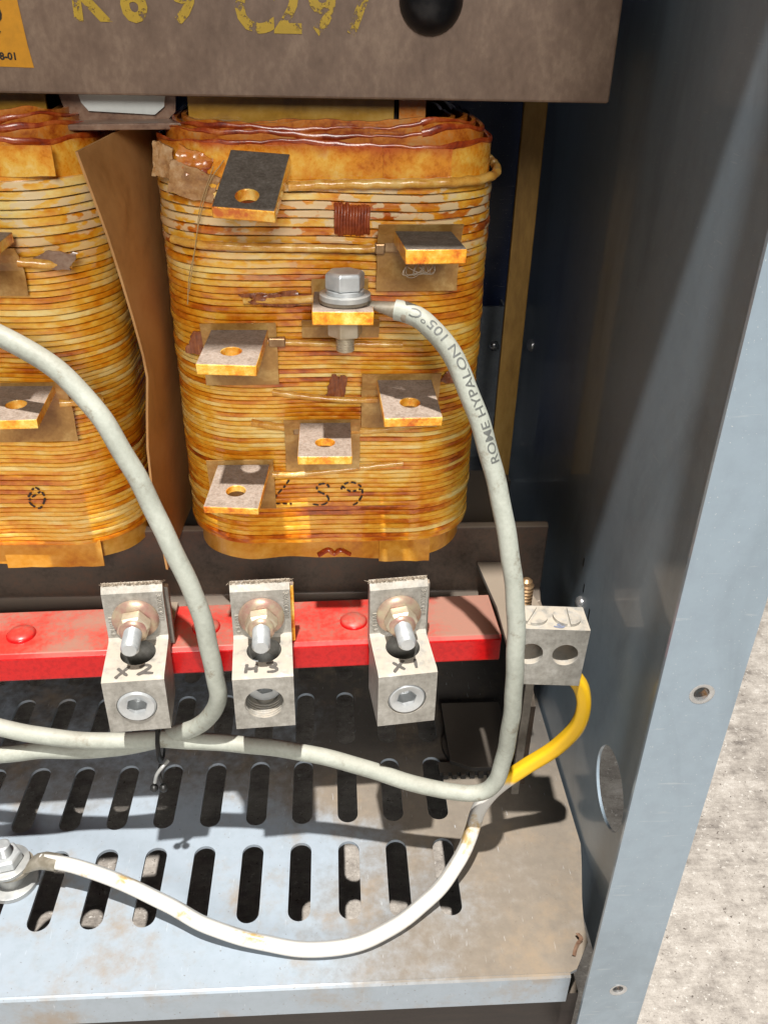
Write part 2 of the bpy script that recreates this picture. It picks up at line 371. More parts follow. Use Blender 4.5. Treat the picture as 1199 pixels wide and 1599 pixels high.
def m_red():
    t = NT('red_fibreglass'); a = t.noise(26, 5, 0.6); b = t.noise(420, 4, 0.65); x = t.xyz()
    c = t.mix(t.step(b, 0.4, 0.7), (196, 20, 22), (172, 14, 18))
    dm = t.math('ADD', t.math('ADD', a, t.math('MULTIPLY', b, 0.3)), t.math('MULTIPLY', t.step(x[0], 0.035, 0.075), 0.35))
    d = t.math('MULTIPLY', t.step(dm, 0.47, 0.82), t.up(0.4, 0.9))
    d = t.math('ADD', t.math('MULTIPLY', d, 0.72), t.math('MULTIPLY', t.up(0.4, 0.9), 0.16))
    c = t.mix(d, c, (146, 116, 100))
    t.set(color=c, rough=t.math('ADD', t.math('MULTIPLY', d, 0.5), 0.24)); t.bump(b, 0.05, 0.4); return t.m
M['red'] = m_red()
def m_cable(name, c1, c2, c3, rough=0.42):
    t = NT(name); a = t.noise(30, 5, 0.6); b = t.noise(420, 4, 0.7)
    c = t.ramp(t.math('ADD', t.math('MULTIPLY', a, 0.7), t.math('MULTIPLY', b, 0.3)), [(0.34, c1), (0.5, c2), (0.64, c3)])
    c = t.mix(t.math('MULTIPLY', t.step(t.noise(90, 6, 0.75), 0.56, 0.70), 0.6), c, (112, 98, 76))
    c = t.mix(t.math('MULTIPLY', t.up(0.3, 0.95), 0.25), c, (172, 162, 146))
    t.set(color=c, rough=rough); t.bump(t.math('ADD', b, t.noise(60, 3)), 0.3, 0.6); return t.m
M['cable'] = m_cable('grey_rubber_jacket', (142, 144, 134), (164, 168, 158), (180, 184, 174), 0.55)
def m_ground():
    t = NT('yellow_white_sleeve'); x = t.xyz(); a = t.noise(60, 5, 0.65); b = t.noise(700, 3)
    white = t.mix(t.step(a, 0.55, 0.68), (204, 202, 197), (182, 154, 104))
    yel = t.mix(a, (228, 168, 10), (244, 204, 48))
    zz = t.math('ADD', x[2], t.math('MULTIPLY', t.math('SUBTRACT', a, 0.5), 0.004))
    c = t.mix(t.step(zz, 0.0525, 0.0565), white, yel)
    t.set(color=c, rough=0.34); t.bump(b, 0.06, 0.5); return t.m
M['ground'] = m_ground()
def m_flat(name, col, rough=0.5, worn=None):
    t = NT(name); a = t.noise(260, 4, 0.7); t.set(color=t.mix(a, col, tuple(int(x*0.8) for x in col)), rough=rough)
    if worn:
        w = t.step(t.math('ADD', t.math('MULTIPLY', t.noise(170, 5, 0.72), 0.75), t.math('MULTIPLY', t.noise(40, 2), 0.25)), worn, worn+0.06)
        t.l(t.math('SUBTRACT', 1.0, w), t.b.inputs['Alpha'])
    return t.m
M['stencil'] = m_flat('worn_yellow_stencil', (200, 164, 36), 0.5, 0.495)
M['sticker'] = m_flat('orange_sticker', (228, 158, 28), 0.4)
M['print'] = m_flat('black_print', (36, 24, 12), 0.5)
M['ink'] = m_flat('grey_marker_ink', (104, 100, 96), 0.4)
M['blue_ink'] = m_flat('faded_blue_ink', (128, 134, 156), 0.5)
M['brown_ink'] = m_flat('dark_marker_ink', (52, 22, 6), 0.3)
M['cableprint'] = m_flat('grey_cable_print', (104, 107, 104), 0.5, 0.64)
M['emboss'] = M['alum']
M['tie'] = m_flat('black_nylon', (36, 35, 34), 0.4)
M['fuzz'] = m_flat('grey_dust_fluff', (168, 154, 136), 0.95)
M['thread'] = m_flat('loose_fibre', (190, 160, 110), 0.6)

# ------------------------------------------------------------------ setting: concrete floor
fl = MB().add([(-3000, -1500, -82), (4000, -1500, -82), (4000, 6000, -82), (-3000, 6000, -82)], [(0, 1, 2, 3)]).build('concrete_floor', M['concrete'])
tag(fl, 'pale worn concrete floor outside and under the enclosure', None, None, 'structure')

# ------------------------------------------------------------------ enclosure
enc = thing('transformer_enclosure', 'blue grey painted sheet steel enclosure with slotted base and folded front flange', 'enclosure', (133, 230, -80))
# base pan with slots
pan = MB(); SA = [math.atan2(s_*17.4+5.6*math.sin(R(a)), 5.6*math.cos(R(a))) % (2*math.pi) for s_ in (1, -1) for a in (range(0, 181, 15) if s_ > 0 else range(180, 361, 15))]
XS = [-19.6+25.4*k for k in range(-15, 4)]; YS = [284, 342.4, 400.8, 459.2, 517.6]
for x in XS:
    for y in YS:
        holed_plate(pan, (x, y, 0), (1, 0, 0), (0, 1, 0), (0, 0, 1), (-12.7, 12.7, -29.2, 29.2), stadium_ray(5.6, 17.4), 1.9, 28, SA)
xl, xr = XS[0]-12.7, XS[-1]+12.7; yf, yb = YS[0]-29.2, YS[-1]+29.2
pan.box(-470, xl, yf, yb, -1.9, 0).prism([(xr, yf), (121.4, yf), (124, 268), (129, 288), (131.6, 300), (131.6, yb), (xr, yb)], -1.9, 0)
pan.box(-470, 131.6, yb, 618, -1.9, 0)
pan.prism([(-470, 229.5), (108.5, 229.5), (112, 231), (120.6, 244), (121.4, yf), (-470, yf)], -1.9, 0)
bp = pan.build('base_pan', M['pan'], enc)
tag(bp, 'light blue grey base pan with rows of slots, dusty at right')
lip = MB().add([], [])
prof = [(229.5, 0.02), (228.4, -0.4), (227.6, -1.4), (227.6, -21), (229.2, -21), (229.2, -2.0), (229.6, -1.95)]
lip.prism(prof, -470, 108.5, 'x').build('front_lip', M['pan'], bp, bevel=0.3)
# right hand side panel with knock-out hole
sp = MB(); holed_plate(sp, (133, 284, 62), (0, 1, 0), (0, 0, 1), (-1, 0, 0), (-74.5, 336, -97, 638), stadium_ray(20.5, 0.01), 1.5, 48)
side = sp.build('side_panel', M['paint'], enc, smooth=30)
tag(side, 'glossy grey side panel with round knock-out hole')
fp = MB()
def fplate(cx, cz, r, z0, z1):
    holed_plate(fp, (cx, 208, cz), (1, 0, 0), (0, 0, 1), (0, -1, 0), (106.8-cx, 134.5-cx, z0-cz, z1-cz), stadium_ray(r, 0.01), 1.5, 24)
fplate(122.0, 193.5, 3.6, 100, 700); fplate(121.5, 21.5, 3.2, -35, 100)
fr = fp.build('front_flange', M['paint'], side)
for (cx, cz, r) in ((122.0, 193.5, 3.6), (121.5, 21.5, 3.2)):
    MB().lathe((cx, 211.5, cz), (0, -1, 0), [(r-0.9, 0), (r-0.9, 3.2), (r+0.2, 3.7), (r+0.7, 3.6), (r+0.7, 3.3), (r-0.1, 2.0), (r-0.1, 0)], 24, False).build('clip_nut', M['rivet'], fr if False else side, smooth=40)
MB().box(-470, 133, 618, 619.5, -35, 700).build('back_panel', M['back'], enc)
MB().box(-472, -470.5, 210, 619, -35, 700).build('side_panel', M['paint'], enc)
MB().box(-472, 134.6, 208, 621, 700.5, 702).build('roof', M['paint'], enc)
MB().box(-470, 106.5, 208.2, 209.7, 660, 700).build('header', M['paint'], enc)
for (ya, yb2) in ((240, 254), (560, 600)):
    MB().box(-465, 120, ya, yb2, -81.5, -36).build('base_rail', M['core'], enc)
br = MB().box(108, 124, 598, 601, 20, 205).box(124, 126, 601, 617, 20, 205).build('rear_bracket', M['galv'], enc)
for p, a in (((119, 598, 176), (0, -1, 0)), ((118, 598, 96), (0, -1, 0)), ((133, 540, 197), (-1, 0, 0)), ((133, 366, 113), (-1, 0, 0))):
    MB().lathe(p, a, [(4.2, 0), (4.2, 0.8), (3.4, 2.2), (1.8, 3.0), (0.3, 3.2)], 20).build('rivet', M['rivet'], br if a[1] else side, smooth=50)
MB().box(60, 131, 560, 598, 82, 84.5).build('rear_shelf', M['galv'], enc)
for (y, z, l) in ((365, 121, 5), (351, 112, 8), (372, 133, 5)):
    MB().box(132.85, 133.0, y, y+1.3, z, z+l).build('paint_chip', M['black_bolt'], side)

# ------------------------------------------------------------------ core and clamps
core = thing('transformer_core', 'dark brown steel core clamps and tie bars holding the coils', 'core', (-160, 420, 0))
uc = MB().prism([(372, 357.6), (372, 480), (377, 480), (377, 363), (420, 363), (420, 357.6)], -440, 111.8, 'x').build('upper_clamp', M['clamp'], core, bevel=0.9)
tag(uc, 'brown steel top clamp with worn yellow stencil')
MB().lathe((38.6, 371.9, 392), (0, -1, 0), [(12.0, 0), (12.0, 1.2), (11.4, 2.6), (10.2, 5.2), (7.6, 8.0), (4.2, 9.6), (0.2, 10.2)], 28).build('clamp_bolt', M['black_bolt'], uc, smooth=50)
for txt, sz, x, z, sp in (('K69', 22, -94.8, 383.0, (0, 18, 36)), ('C297', 23, -35.0, 380.4, (0, 14.5, 27.5, 41))):
    for ch, dx in zip(txt, sp):
        text_on(MB(), ch, sz, (x+dx, 371.6, z), (0.92, 0, 0), (0, 0, 1), bold=0.7).build('stencil_letter', M['stencil'], uc, recalc=False)
stk = MB().add([(-150, 371.7, 367.2), (-111.6, 371.7, 366.6), (-112.6, 371.7, 374), (-114.2, 371.7, 397), (-150, 371.7, 397)], [(0, 1, 2, 3, 4)]).build('warning_sticker', M['sticker'], uc)
tx = MB(); text_on(tx, 'D', 9, (-126.5, 371.5, 381.0), (1, 0, 0), (0, 0, 1), bold=0.2); text_on(tx, 'Y', 6, (-124.8, 371.5, 374.4), (0.9, 0, 0), (0, 0, 1), bold=0.1)
text_on(tx, '78-01', 3.4, (-125.4, 371.5, 369.2), (1.05, 0, 0), (0, 0, 1), bold=0.12)
tx.build('sticker_print', M['print'], stk, recalc=False)
lc = MB().prism([(376, 156), (379, 157.5), (382, 156), (382, 106), (349, 106), (349, 110), (371, 111), (376, 116)], -440, 112.6, 'x').build('lower_clamp', M['clamp_low'], core, bevel=0.8)
MB().box(-430, 96, 392, 470, 372, 470).build('yoke', M['core'], core)
MB().box(-430, 96, 392, 470, 98, 140).build('yoke', M['core'], core)
for x in (-162, -1.5): MB().box(x-32, x+32, 394, 468, 140.5, 371.5).build('core_leg', M['core'], core)
MB().box(100.2, 112.6, 480, 484, 100, 372).build('tie_bar', M['tiebar'], core, bevel=0.6)
MB().box(100.5, 112, 470, 479, 70, 132).build('tie_bar_foot', M['core'], core)
# insulation seen between clamp and coils
for (a, b, c, d, m) in ((-57, 26.5, 337, 362, 'ins'), (28.5, 39.5, 336, 361, 'collar_in'), (-150, -113, 334, 362, 'ins')):
    MB().box(a, b, 384, 386, c, d).build('core_insulation', M[m], core, bevel=0.3)
MB().prism([(-111, 345.0), (-37, 346.6), (-36, 348.2), (-60, 348.6), (-111, 347.2)], 368, 384, 'y').build('spacer', M['saddle'], core, bevel=0.5)
MB().prism([(-102, 347.5), (-66, 347.5), (-62, 351), (-61, 360), (-108, 360), (-106, 352)], 383, 385, 'y').build('spacer_web', M['saddle'], core)
MB().prism([(-96, 351), (-70, 350), (-66, 353), (-65, 358.5), (-99.5, 358.5), (-98.5, 354)], 381.5, 382.8, 'y').build('white_insulation', M['white_ins'], core)
# mounting arm and foot at the right end
arm = MB().prism([(76, 376), (95, 376), (104, 324), (104, 292), (80, 292), (80, 336)], 131.5, 134.5).build('mounting_arm', M['bracket'], core, bevel=0.5)
MB().box(98.2, 102.6, 330, 333, 6, 131).build('mounting_post', M['bracket'], core, bevel=0.4)
MB().prism([(78, 346), (103, 346), (103, 400), (66, 400), (66, 352)], 8, 11).build('mounting_foot', M['rubber'], core, bevel=0.4)  # plate coloured black like the rubber, painting in the shade around it
MB().prism([(333, 11), (352, 11), (398, 60), (398, 96), (380, 96), (333, 70)], 103.4, 106, 'x').build('mounting_gusset', M['clamp_low'], core)
MB().lathe((84, 372, 0.2), (0, 0, 1), [(20, 0), (20, 3), (15, 5), (13, 7.6)], 28).build('isolator_pad', M['rubber'], core, smooth=40)
sr = MB().box(60, 108, 350, 358, 0.2, 3.4)
for k in range(9): sr.box(62+k*5.2, 65+k*5.2, 347.6, 350.2, 0.2, 3.4)
sr.build('serrated_pad', M['rubber'], core)

# ------------------------------------------------------------------ coils
def rrect(cx, cy, hx, hy, r, n=14, step=4.0):
    pts = []
    def seg(a, b):
        L = math.hypot(b[0]-a[0], b[1]-a[1]); m = max(1, int(L/step))
        return [(a[0]+(b[0]-a[0])*k/m, a[1]+(b[1]-a[1])*k/m) for k in range(m)]
    corners = [(cx+hx-r, cy-hy+r, -90), (cx+hx-r, cy+hy-r, 0), (cx-hx+r, cy+hy-r, 90), (cx-hx+r, cy-hy+r, 180)]
    for i, (x, y, a0) in enumerate(corners):
        arc = [(x+r*math.cos(R(a0+90*k/n)), y+r*math.sin(R(a0+90*k/n))) for k in range(n)]
        pts += arc
        end = (x+r*math.cos(R(a0+90)), y+r*math.sin(R(a0+90)))
        nx, ny, na = corners[(i+1) % 4]; nxt = (nx+r*math.cos(R(na)), ny+r*math.sin(R(na)))
        pts += seg(end, nxt)
    return pts
def loop_frames(pts):
    m = len(pts); out = []
    for i in range(m):
        a, b = Vector(pts[i-1]), Vector(pts[(i+1) % m]); t = (b-a).normalized(); out.append((Vector(pts[i]), Vector((t.y, -t.x))))
    return out
CY, HX, HY, CR = 416.0, 70.0, 66.0, 33.0
def wob(x, y, z, s):
    return 0.30*math.sin(x*0.045+s+z*0.02)+0.16*math.sin(x*0.11+y*0.06+2*s)+0.07*math.sin(x*0.23+1.7*s+z*0.13)
def make_turn(mb, cx, z, h, rnd, s, dr):
    fr = loop_frames(rrect(cx, CY, HX+dr, HY+dr, CR)); pr = [(-3.2, -0.5), (-1.2, -0.5), (-0.10, -0.44), (0.10, 0), (-0.10, 0.44), (-1.2, 0.5), (-3.2, 0.5)]
    n = len(fr); k = len(pr); vs = []; fs = []; ph = rnd.uniform(0, 6)
    for i, (p, nn) in enumerate(fr):
        zz = z+wob(p.x, p.y, z, s)+0.05*math.sin(p.x*0.2+ph); rr = 0.10*math.sin(p.x*0.09+ph)+0.04*math.sin(p.x*0.31+2*ph)
        hh = h*(1+0.025*math.sin(p.x*0.17+ph*3))
        for (a, b) in pr: q = p+nn*(a+rr); vs.append((q.x, q.y, zz+b*hh))
    for i in range(n):
        j = (i+1) % n
        for c in range(k-1): fs.append((i*k+c, j*k+c, j*k+c+1, i*k+c+1))
    mb.add(vs, fs)
def sheet_band(mb, cx, inset, z0, z1f, thick, i0=None, i1=None, z0f=None):
    """paper band standing round the coil; top edge z1f(x,y)"""
    fr = loop_frames(rrect(cx, CY, HX-inset, HY-inset, max(6, CR-inset))); n = len(fr)
    idx = list(range(n)) if i0 is None else [(i0+q) % n for q in range((i1-i0) % n+1)]
    closed = i0 is None; vs = []; fs = []
    for i in idx:
        p, nn = fr[i]; q = p-nn*thick; a = z0f(p.x, p.y) if z0f else z0; b = z1f(p.x, p.y)
        vs += [(p.x, p.y, a), (p.x, p.y, b), (q.x, q.y, b), (q.x, q.y, a)]
    m = len(idx)
    for i in range(m if closed else m-1):
        j = (i+1) % m
        for c in range(4): fs.append((4*i+c, 4*j+c, 4*j+(c+1) % 4, 4*i+(c+1) % 4))
    if not closed: fs += [(0, 1, 2, 3), (4*m-1, 4*m-2, 4*m-3, 4*m-4)]
    mb.add(vs, fs)
def edge_tube(cx, inset, zf, r):
    pts = []
    fr = loop_frames(rrect(cx, CY, HX-inset, HY-inset, max(6, CR-inset)))
    for p, nn in fr: pts.append((p.x, p.y, zf(p.x, p.y)))
    return pts+[pts[0]]
def heights():
    z = 329.6; out = []
    while z > 166.5:
        h = 3.4 if z > 300 else (2.7 if z > 262 else (2.05 if z > 203 else 2.45))
        h *= random.uniform(0.9, 1.12); out.append((z-h/2, h)); z -= h
    return out
def make_coil(cx, label, seed):
    rnd = random.Random(seed)
    t = thing('coil', label, 'coil', (cx, CY, 150), 'coils of the transformer')
    body = MB(); fr = rrect(cx, CY, HX-2.4, HY-2.4, CR-2); body.prism(fr, 165, 331); body.build('inner_winding', M['inner'], t)
    for z, h in heights():
        mb = MB(); make_turn(mb, cx, z, h*0.915, rnd, seed, rnd.choice((0, 0, 0.05, 0.3, -0.25, 0.12)))
        mb.build('winding_turn', M['wind'], t, smooth=55, recalc=False)
    w1 = lambda x, y, k=0: 0.8*math.sin(x*0.06+seed+k)+0.5*math.sin(x*0.17+y*0.1+k)+0.3*math.sin(x*0.55+k*2)+(2.2*math.exp(-((x-cx-48)/14)**2) if k > 1 else 0)
    for k, (ins, z1) in enumerate(((1.5, 344.0), (5.0, 347.0), (8.5, 349.0), (12, 350.5), (17, 349.5))):
        mb = MB(); f = lambda x, y, k=k, z1=z1: z1+w1(x, y, k*1.3)-(1.2 if y > CY else 0)
        sheet_band(mb, cx, ins, 327, f, 1.7)
        mb.build('end_paper', M['collar'] if k == 0 else M['collar_in'], t, smooth=40)
        if k > 2: continue
        pts = edge_tube(cx, ins+0.2, lambda x, y, f=f: f(x, y)-0.35, 1)
        MB().tube(pts, 0.9, 8, False, (0, 0, 1), rf=lambda i, q, k=k: (0.9+0.4*math.sin(i*0.23+k)+0.3*math.sin(i*0.61+k), 0.30+0.25*abs(math.sin(i*0.37+k))))\
            .build('varnish_bead', M['resin'], t, smooth=60)
    ins = MB(); ins.prism(rrect(cx, CY, HX-20, HY-20, 14), 327, 343.5); ins.build('end_filler', M['saddle'], t)
    # tape round the lower end
    tb = MB(); sheet_band(tb, cx, 3.6, 0, lambda x, y: 168, 1.2, z0f=lambda x, y: 153.6+0.7*math.sin(x*0.08+seed)+0.4*math.sin(x*0.21)); tb.build('end_tape', M['tape'], t, smooth=40)
    return t, rnd
cR, _ = make_coil(-1.5, 'amber varnished coil standing nearest the side panel, marked on its lower face', 3)
cL, _ = make_coil(-162, 'amber varnished coil cut off by the left picture edge, beside the brown barrier sheet', 11)
# overlapping strip pieces on end papers and tape
def front_piece(name, mat, parent, x0, x1, z0, z1, y, th=0.6, bow=0):
    mb = MB(); n = 8; vs = []; fs = []
    for i in range(n+1):
        x = x0+(x1-x0)*i/n; yy = y-bow*math.sin(math.pi*i/n)
        za = z0+random.uniform(-0.25, 0.25); zb = z1+random.uniform(-0.2, 0.2)
        vs += [(x, yy, za), (x, yy, zb), (x, yy+th, zb), (x, yy+th, za)]
    for i in range(n):
        for c in range(4): fs.append((4*i+c, 4*(i+1)+c, 4*(i+1)+(c+1) % 4, 4*i+(c+1) % 4))
    fs += [(0, 1, 2, 3), (4*n+3, 4*n+2, 4*n+1, 4*n)]
    return mb.add(vs, fs).build(name, mat, parent, smooth=40)
front_piece('end_paper', M['collar'], cR, 20.5, 47, 331, 342.8, 350.6)
front_piece('end_paper', M['collar'], cR, -34, 20.0, 331, 343.2, 351.0)
front_piece('end_paper', M['collar'], cL, -145, -104, 331, 342, 350.8)
front_piece('end_tape', M['tape'], cR, 22, 47, 151.6, 165.6, 352.3, 1.0)
front_piece('end_tape', M['tape'], cL, -158, -112, 151.2, 166, 352.2, 1.0)
MB().add([(22+2*i*0+0, 0, 0) for i in range(0)], []) 
# varnish run on the lower tape
mb = MB(); mb.tube(spline([(-8, 353.1, 155.5), (-3, 352.9, 158.6), (0, 352.7, 156.4), (3, 352.9, 158.4), (8, 353.2, 155.6)], 1.0), 1.2, 8, True, rf=lambda i, q: (1.4, 0.8)).build('varnish_run', M['resin'], cR, smooth=60)

# ---- tap bars -------------------------------------------------------------
def tap(parent, rear, front, w, hole=None, th=4.6, mat='pad', label=None):
    """flat bar welded at its rear edge to a lead; hole given as fraction along the bar"""
    r, f = Vector(rear), Vector(front); ey = (r-f); L = ey.length; ey.normalize()
    ex = Vector((1, 0, 0)); ex = (ex-ey*ex.dot(ey)).normalized(); ez = ex.cross(ey)
    mb = MB()
    if hole is None:
        P = [f-ex*w/2, f+ex*w/2, r+ex*w/2, r-ex*w/2]; mb.add(P+[p-ez*th for p in P], [(0, 1, 2, 3), (7, 6, 5, 4), (0, 4, 5, 1), (1, 5, 6, 2), (2, 6, 7, 3), (3, 7, 4, 0)])
    else:
        d = L*hole; c = f+ey*d
        holed_plate(mb, c, ex, ey, ez, (-w/2, w/2, -d, L-d), stadium_ray(4.1, 0.01), th, 28)
    o = mb.build('tap_bar', M[mat], parent, smooth=35, bevel=0.45)
    if label: o['label'] = label
    return o
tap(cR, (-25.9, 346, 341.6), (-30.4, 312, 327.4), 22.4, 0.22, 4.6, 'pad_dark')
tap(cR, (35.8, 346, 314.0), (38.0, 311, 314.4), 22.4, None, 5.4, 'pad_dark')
tD = tap(cR, (4.3, 346, 288.8), (4.2, 311, 291.4), 23, None, 5.2)
tap(cR, (-38, 346, 273.2), (-40.4, 311, 270.6), 23.2, 0.36)
tap(cR, (30.8, 346, 251.6), (32.2, 311, 248.2), 23.6, 0.36, 4.2)
tap(cR, (-3.3, 346, 231.9), (-3.4, 311, 231.2), 22.2, 0.36, 3.8)
tap(cR, (-40.1, 346, 210.6), (-43, 311, 207.6), 23.2, 0.36, 3.4)
tap(cL, (-132.4, 346, 311.6), (-133.5, 312, 310.0), 20, None, 4)
tap(cL, (-128.1, 346, 249.6), (-126.2, 311, 248.0), 22, 0.4, 4)
# ---- backing papers under the tap bars --------------------------------------
def backing(parent, x0, x1, z0, z1, flare=0, y=347.8):
    mb = MB(); vs = []; fs = []; n = 6
    for i in range(n+1):
        t = i/n; z = z1+(z0-z1)*t; yy = y-0.6-flare*max(0, t-0.5)**1.5*2.8
        for x in (x0, x1):
            vs += [(x+random.uniform(-.2, .2), yy, z+(x-x0)*0.012), (x, yy+0.7, z+(x-x0)*0.012)]
    for i in range(n):
        a = 4*i; b = a+4
        fs += [(a, a+2, b+2, b), (a+1, b+1, b+3, a+3), (a, b, b+1, a+1), (a+2, a+3, b+3, b+2)]
    fs += [(0, 1, 3, 2), (4*n, 4*n+2, 4*n+3, 4*n+1)]
    mb.add(vs, fs).build('backing_paper', M['backing'], parent)
backing(cR, 18.4, 51.6, 317, 288.6, 9)
backing(cR, -12.4, 19.8, 268.8+9, 268.8, 5); backing(cR, -8, 15, 294, 276, 2)
backing(cR, -54, -23, 276, 247.5, 4); backing(cR, 12.6, 46.6, 254.6, 227, 6); backing(cR, -21.4, 12, 233.4, 205.4, 6); backing(cR, -56.8, -27, 213, 185.5, 4)
backing(cL, -150, -121.5, 306, 286, 6); backing(cL, -150, -112.3, 251, 221, 6)
# ---- wrapped leads ----------------------------------------------------------
def lead(parent, pts, r=1.9, mat='lead', tw=0.0, name='wrapped_lead'):
    P = spline(pts, 1.0)
    return MB().tube(P, r, 12, True, rf=lambda i, q: r*(1+0.05*math.sin(i*0.9+q*2)+tw*math.cos(q-i*0.55))).build(name, M[mat], parent, smooth=70)
lead(cR, [(-16, 347.0, 329.0), (0, 347.4, 330.0), (30, 347.6, 330.6), (52, 351, 331), (65, 362, 331.4), (70.5, 385, 331.8), (70.5, 440, 332)], 1.8, 'lead', 0.08)
lead(cR, [(-64, 358, 306.5), (-52, 349.2, 306.5), (-30, 347.6, 306.0), (-5, 347.2, 305.8), (12, 347.0, 305.6), (18.5, 346.6, 306.2)], 1.6)
MB().box(17.5, 21.5, 344.4, 348, 304.2, 308.2).box(21.2, 27, 344.8, 347.4, 305, 309.8).build('lead_end', M['brass'], cR, bevel=0.5)
lead(cR, [(-36, 349.3, 283.8), (-22, 347.6, 284.6), (-10, 346.6, 285.4), (-5, 346.4, 286.0)], 1.6)
lead(cR, [(-28, 346.6, 267.8), (-20, 347.2, 266.8), (0, 348.6, 265.6), (30, 349.6, 265)], 1.3)
MB().box(-26.4, -19.4, 344.4, 347.6, 265.6, 269.4).build('lead_end', M['brass'], cR, bevel=0.5)
lead(cR, [(-26, 349.0, 243.5), (-8, 347.6, 241.5), (8, 347.2, 240.4), (20, 346.4, 241)], 1.4)
lead(cR, [(-36, 349.4, 228.8), (-24, 347.6, 227.6), (-13, 346.4, 226.6)], 1.7)
lead(cR, [(8, 346.4, 226.2), (18, 347.6, 225.6), (34, 349.4, 226.5)], 1.5)
MB().box(-17.5, -13, 344.4, 347.4, 225, 228.6).build('lead_end', M['brass'], cR, bevel=0.5)
lead(cR, [(-28, 346.4, 204.4), (-18, 347.0, 203.8), (5, 348.2, 205.5), (32, 349.8, 208)], 1.4)
lead(cL, [(-123, 346.4, 300), (-112, 348.4, 298.6), (-104, 352, 298)], 1.9)
lead(cL, [(-117, 346.4, 240), (-108, 349, 239.4), (-101, 354, 239)], 1.8)
# brown cloth wraps and cord
def patch(parent, pts, mat, y, name, th=0.8, amp=0.9):
    """crumpled scrap of wrap: a quad-ish outline filled by an uneven grid"""
    rn = random.Random(int(pts[0][0]*13+pts[0][1])); P = [Vector((p[0], p[1])) for p in pts[:4]]; n = 9; vs = []; fs = []
    ph = [rn.uniform(0, 6) for _ in range(5)]
    for j in range(n):
        for i in range(n):
            u, v = i/(n-1), j/(n-1); p = (P[0]*(1-u)+P[1]*u)*(1-v)+(P[3]*(1-u)+P[2]*u)*v
            e = min(u, 1-u, v, 1-v); jit = 0.5 if e == 0 else 0.25
            d = abs(math.sin(u*6+ph[0]+v*3))*0.6+abs(math.sin(v*9+ph[1]-u*4))*0.5+rn.uniform(0, 0.25)
            vs.append((p.x+rn.uniform(-jit, jit), y-amp*d, p.y+rn.uniform(-jit, jit)))
    m = len(vs); vs += [(a, b+th, c) for a, b, c in vs]
    for j in range(n-1):
        for i in range(n-1):
            q = j*n+i; fs += [(q, q+1, q+n+1, q+n), (m+q, m+q+n, m+q+n+1, m+q+1)]
    rim = [i for i in range(n)]+[j*n+n-1 for j in range(1, n)]+[(n-1)*n+i for i in range(n-2, -1, -1)]+[j*n for j in range(n-2, 0, -1)]
    for a, b in zip(rim, rim[1:]+rim[:1]): fs.append((a, m+a, m+b, b))
    return MB().add(vs, fs).build(name, M[mat], parent, smooth=50)
co = thing('cord_binding', 'reddish brown cord wound tightly over the upper turns between two tap bars', 'cord', (8, 349, 310))
for k in range(12):
    x = 2.0+k*1.16
    MB().tube([(x+0.3, 350.4, 310.8+random.uniform(-.6, .6)), (x+0.1, 348.7, 311.6), (x, 348.4, 316), (x+0.2, 348.6, 321), (x-0.1, 350.4, 321.8+random.uniform(-.8, .8))], 0.74, 8).build('cord_turn', M['cord'], co, smooth=60)
patch(cR, [(-3, 241), (5, 241.6), (6.8, 251), (-0.5, 252)], 'cloth', 348.4, 'cloth_wrap')
patch(cR, [(-38, 286.5), (-20, 281.5), (-12, 283), (-14, 288.5), (-24, 289)], 'cloth', 348.4, 'cloth_wrap')
patch(cR, [(-34, 284), (-22, 282), (-20, 287.5), (-30, 287)], 'cloth', 347.6, 'cloth_wrap')
patch(cR, [(-62, 262), (-52, 260), (-50, 270), (-58, 271)], 'cloth', 350.0, 'cloth_wrap')
patch(cR, [(-63, 326), (-46, 322), (-42, 331), (-60, 338)], 'wrap', 352.0, 'cloth_wrap', 2, 2.2)
patch(cR, [(-60, 333), (-48, 331), (-44, 338), (-57, 343)], 'collar_in', 353.0, 'cloth_wrap', 2, 2.0)
patch(cR, [(-69, 331), (-61, 330), (-60, 341), (-67, 344)], 'wrap', 358.0, 'cloth_wrap', 2, 2.2)
patch(cR, [(47, 247), (58, 246), (62, 250), (50, 252)], 'cloth', 352.4, 'cloth_wrap')
patch(cL, [(-120, 299), (-104, 296), (-100, 303), (-112, 304)], 'saddle', 348.6, 'cloth_wrap')
# handwritten number on the lower front, upside down
def onface(x, z): return (x, 349.35, z)
ik = MB()
def dash(lines):
    out = []
    for ln in lines:
        P = [p for p in spline([(x, y, 0) for x, y in ln], 0.5)]
        k = 0
        while k < len(P)-2:
            e = min(len(P)-1, k+random.randint(3, 6)); out.append([(P[k].x, P[k].y), (P[(k+e)//2].x, P[(k+e)//2].y), (P[e].x, P[e].y)]); k = e+2
    return out
strokes(ik, dash([[(-20.5, 199.8), (-23, 196), (-26.8, 191.4), (-27.6, 187.6), (-24, 187.2), (-19.6, 187)],
                  [(-2, 195.5), (-3.5, 197.6), (-7, 197), (-7.6, 194), (-3.4, 191.4), (-2.4, 188.4), (-5.6, 186.2), (-11, 186.8)],
                  [(3.6, 194.4), (4.6, 197), (8.6, 198.2), (12.6, 196), (13.4, 191.6), (11, 187.2), (8, 185.4)], [(4.2, 196), (8, 193.4), (12.8, 194.6)]]), 1.05, onface, (0, -1, 0))
ik.build('handwritten_number', M['brown_ink'], cR, recalc=False)
ik = MB(); strokes(ik, dash([[(-140, 192), (-136, 197), (-132.6, 192), (-136, 186), (-140, 190), (-134, 195)]]), 1.05, onface, (0, -1, 0)); ik.build('handwritten_number', M['brown_ink'], cL, recalc=False)

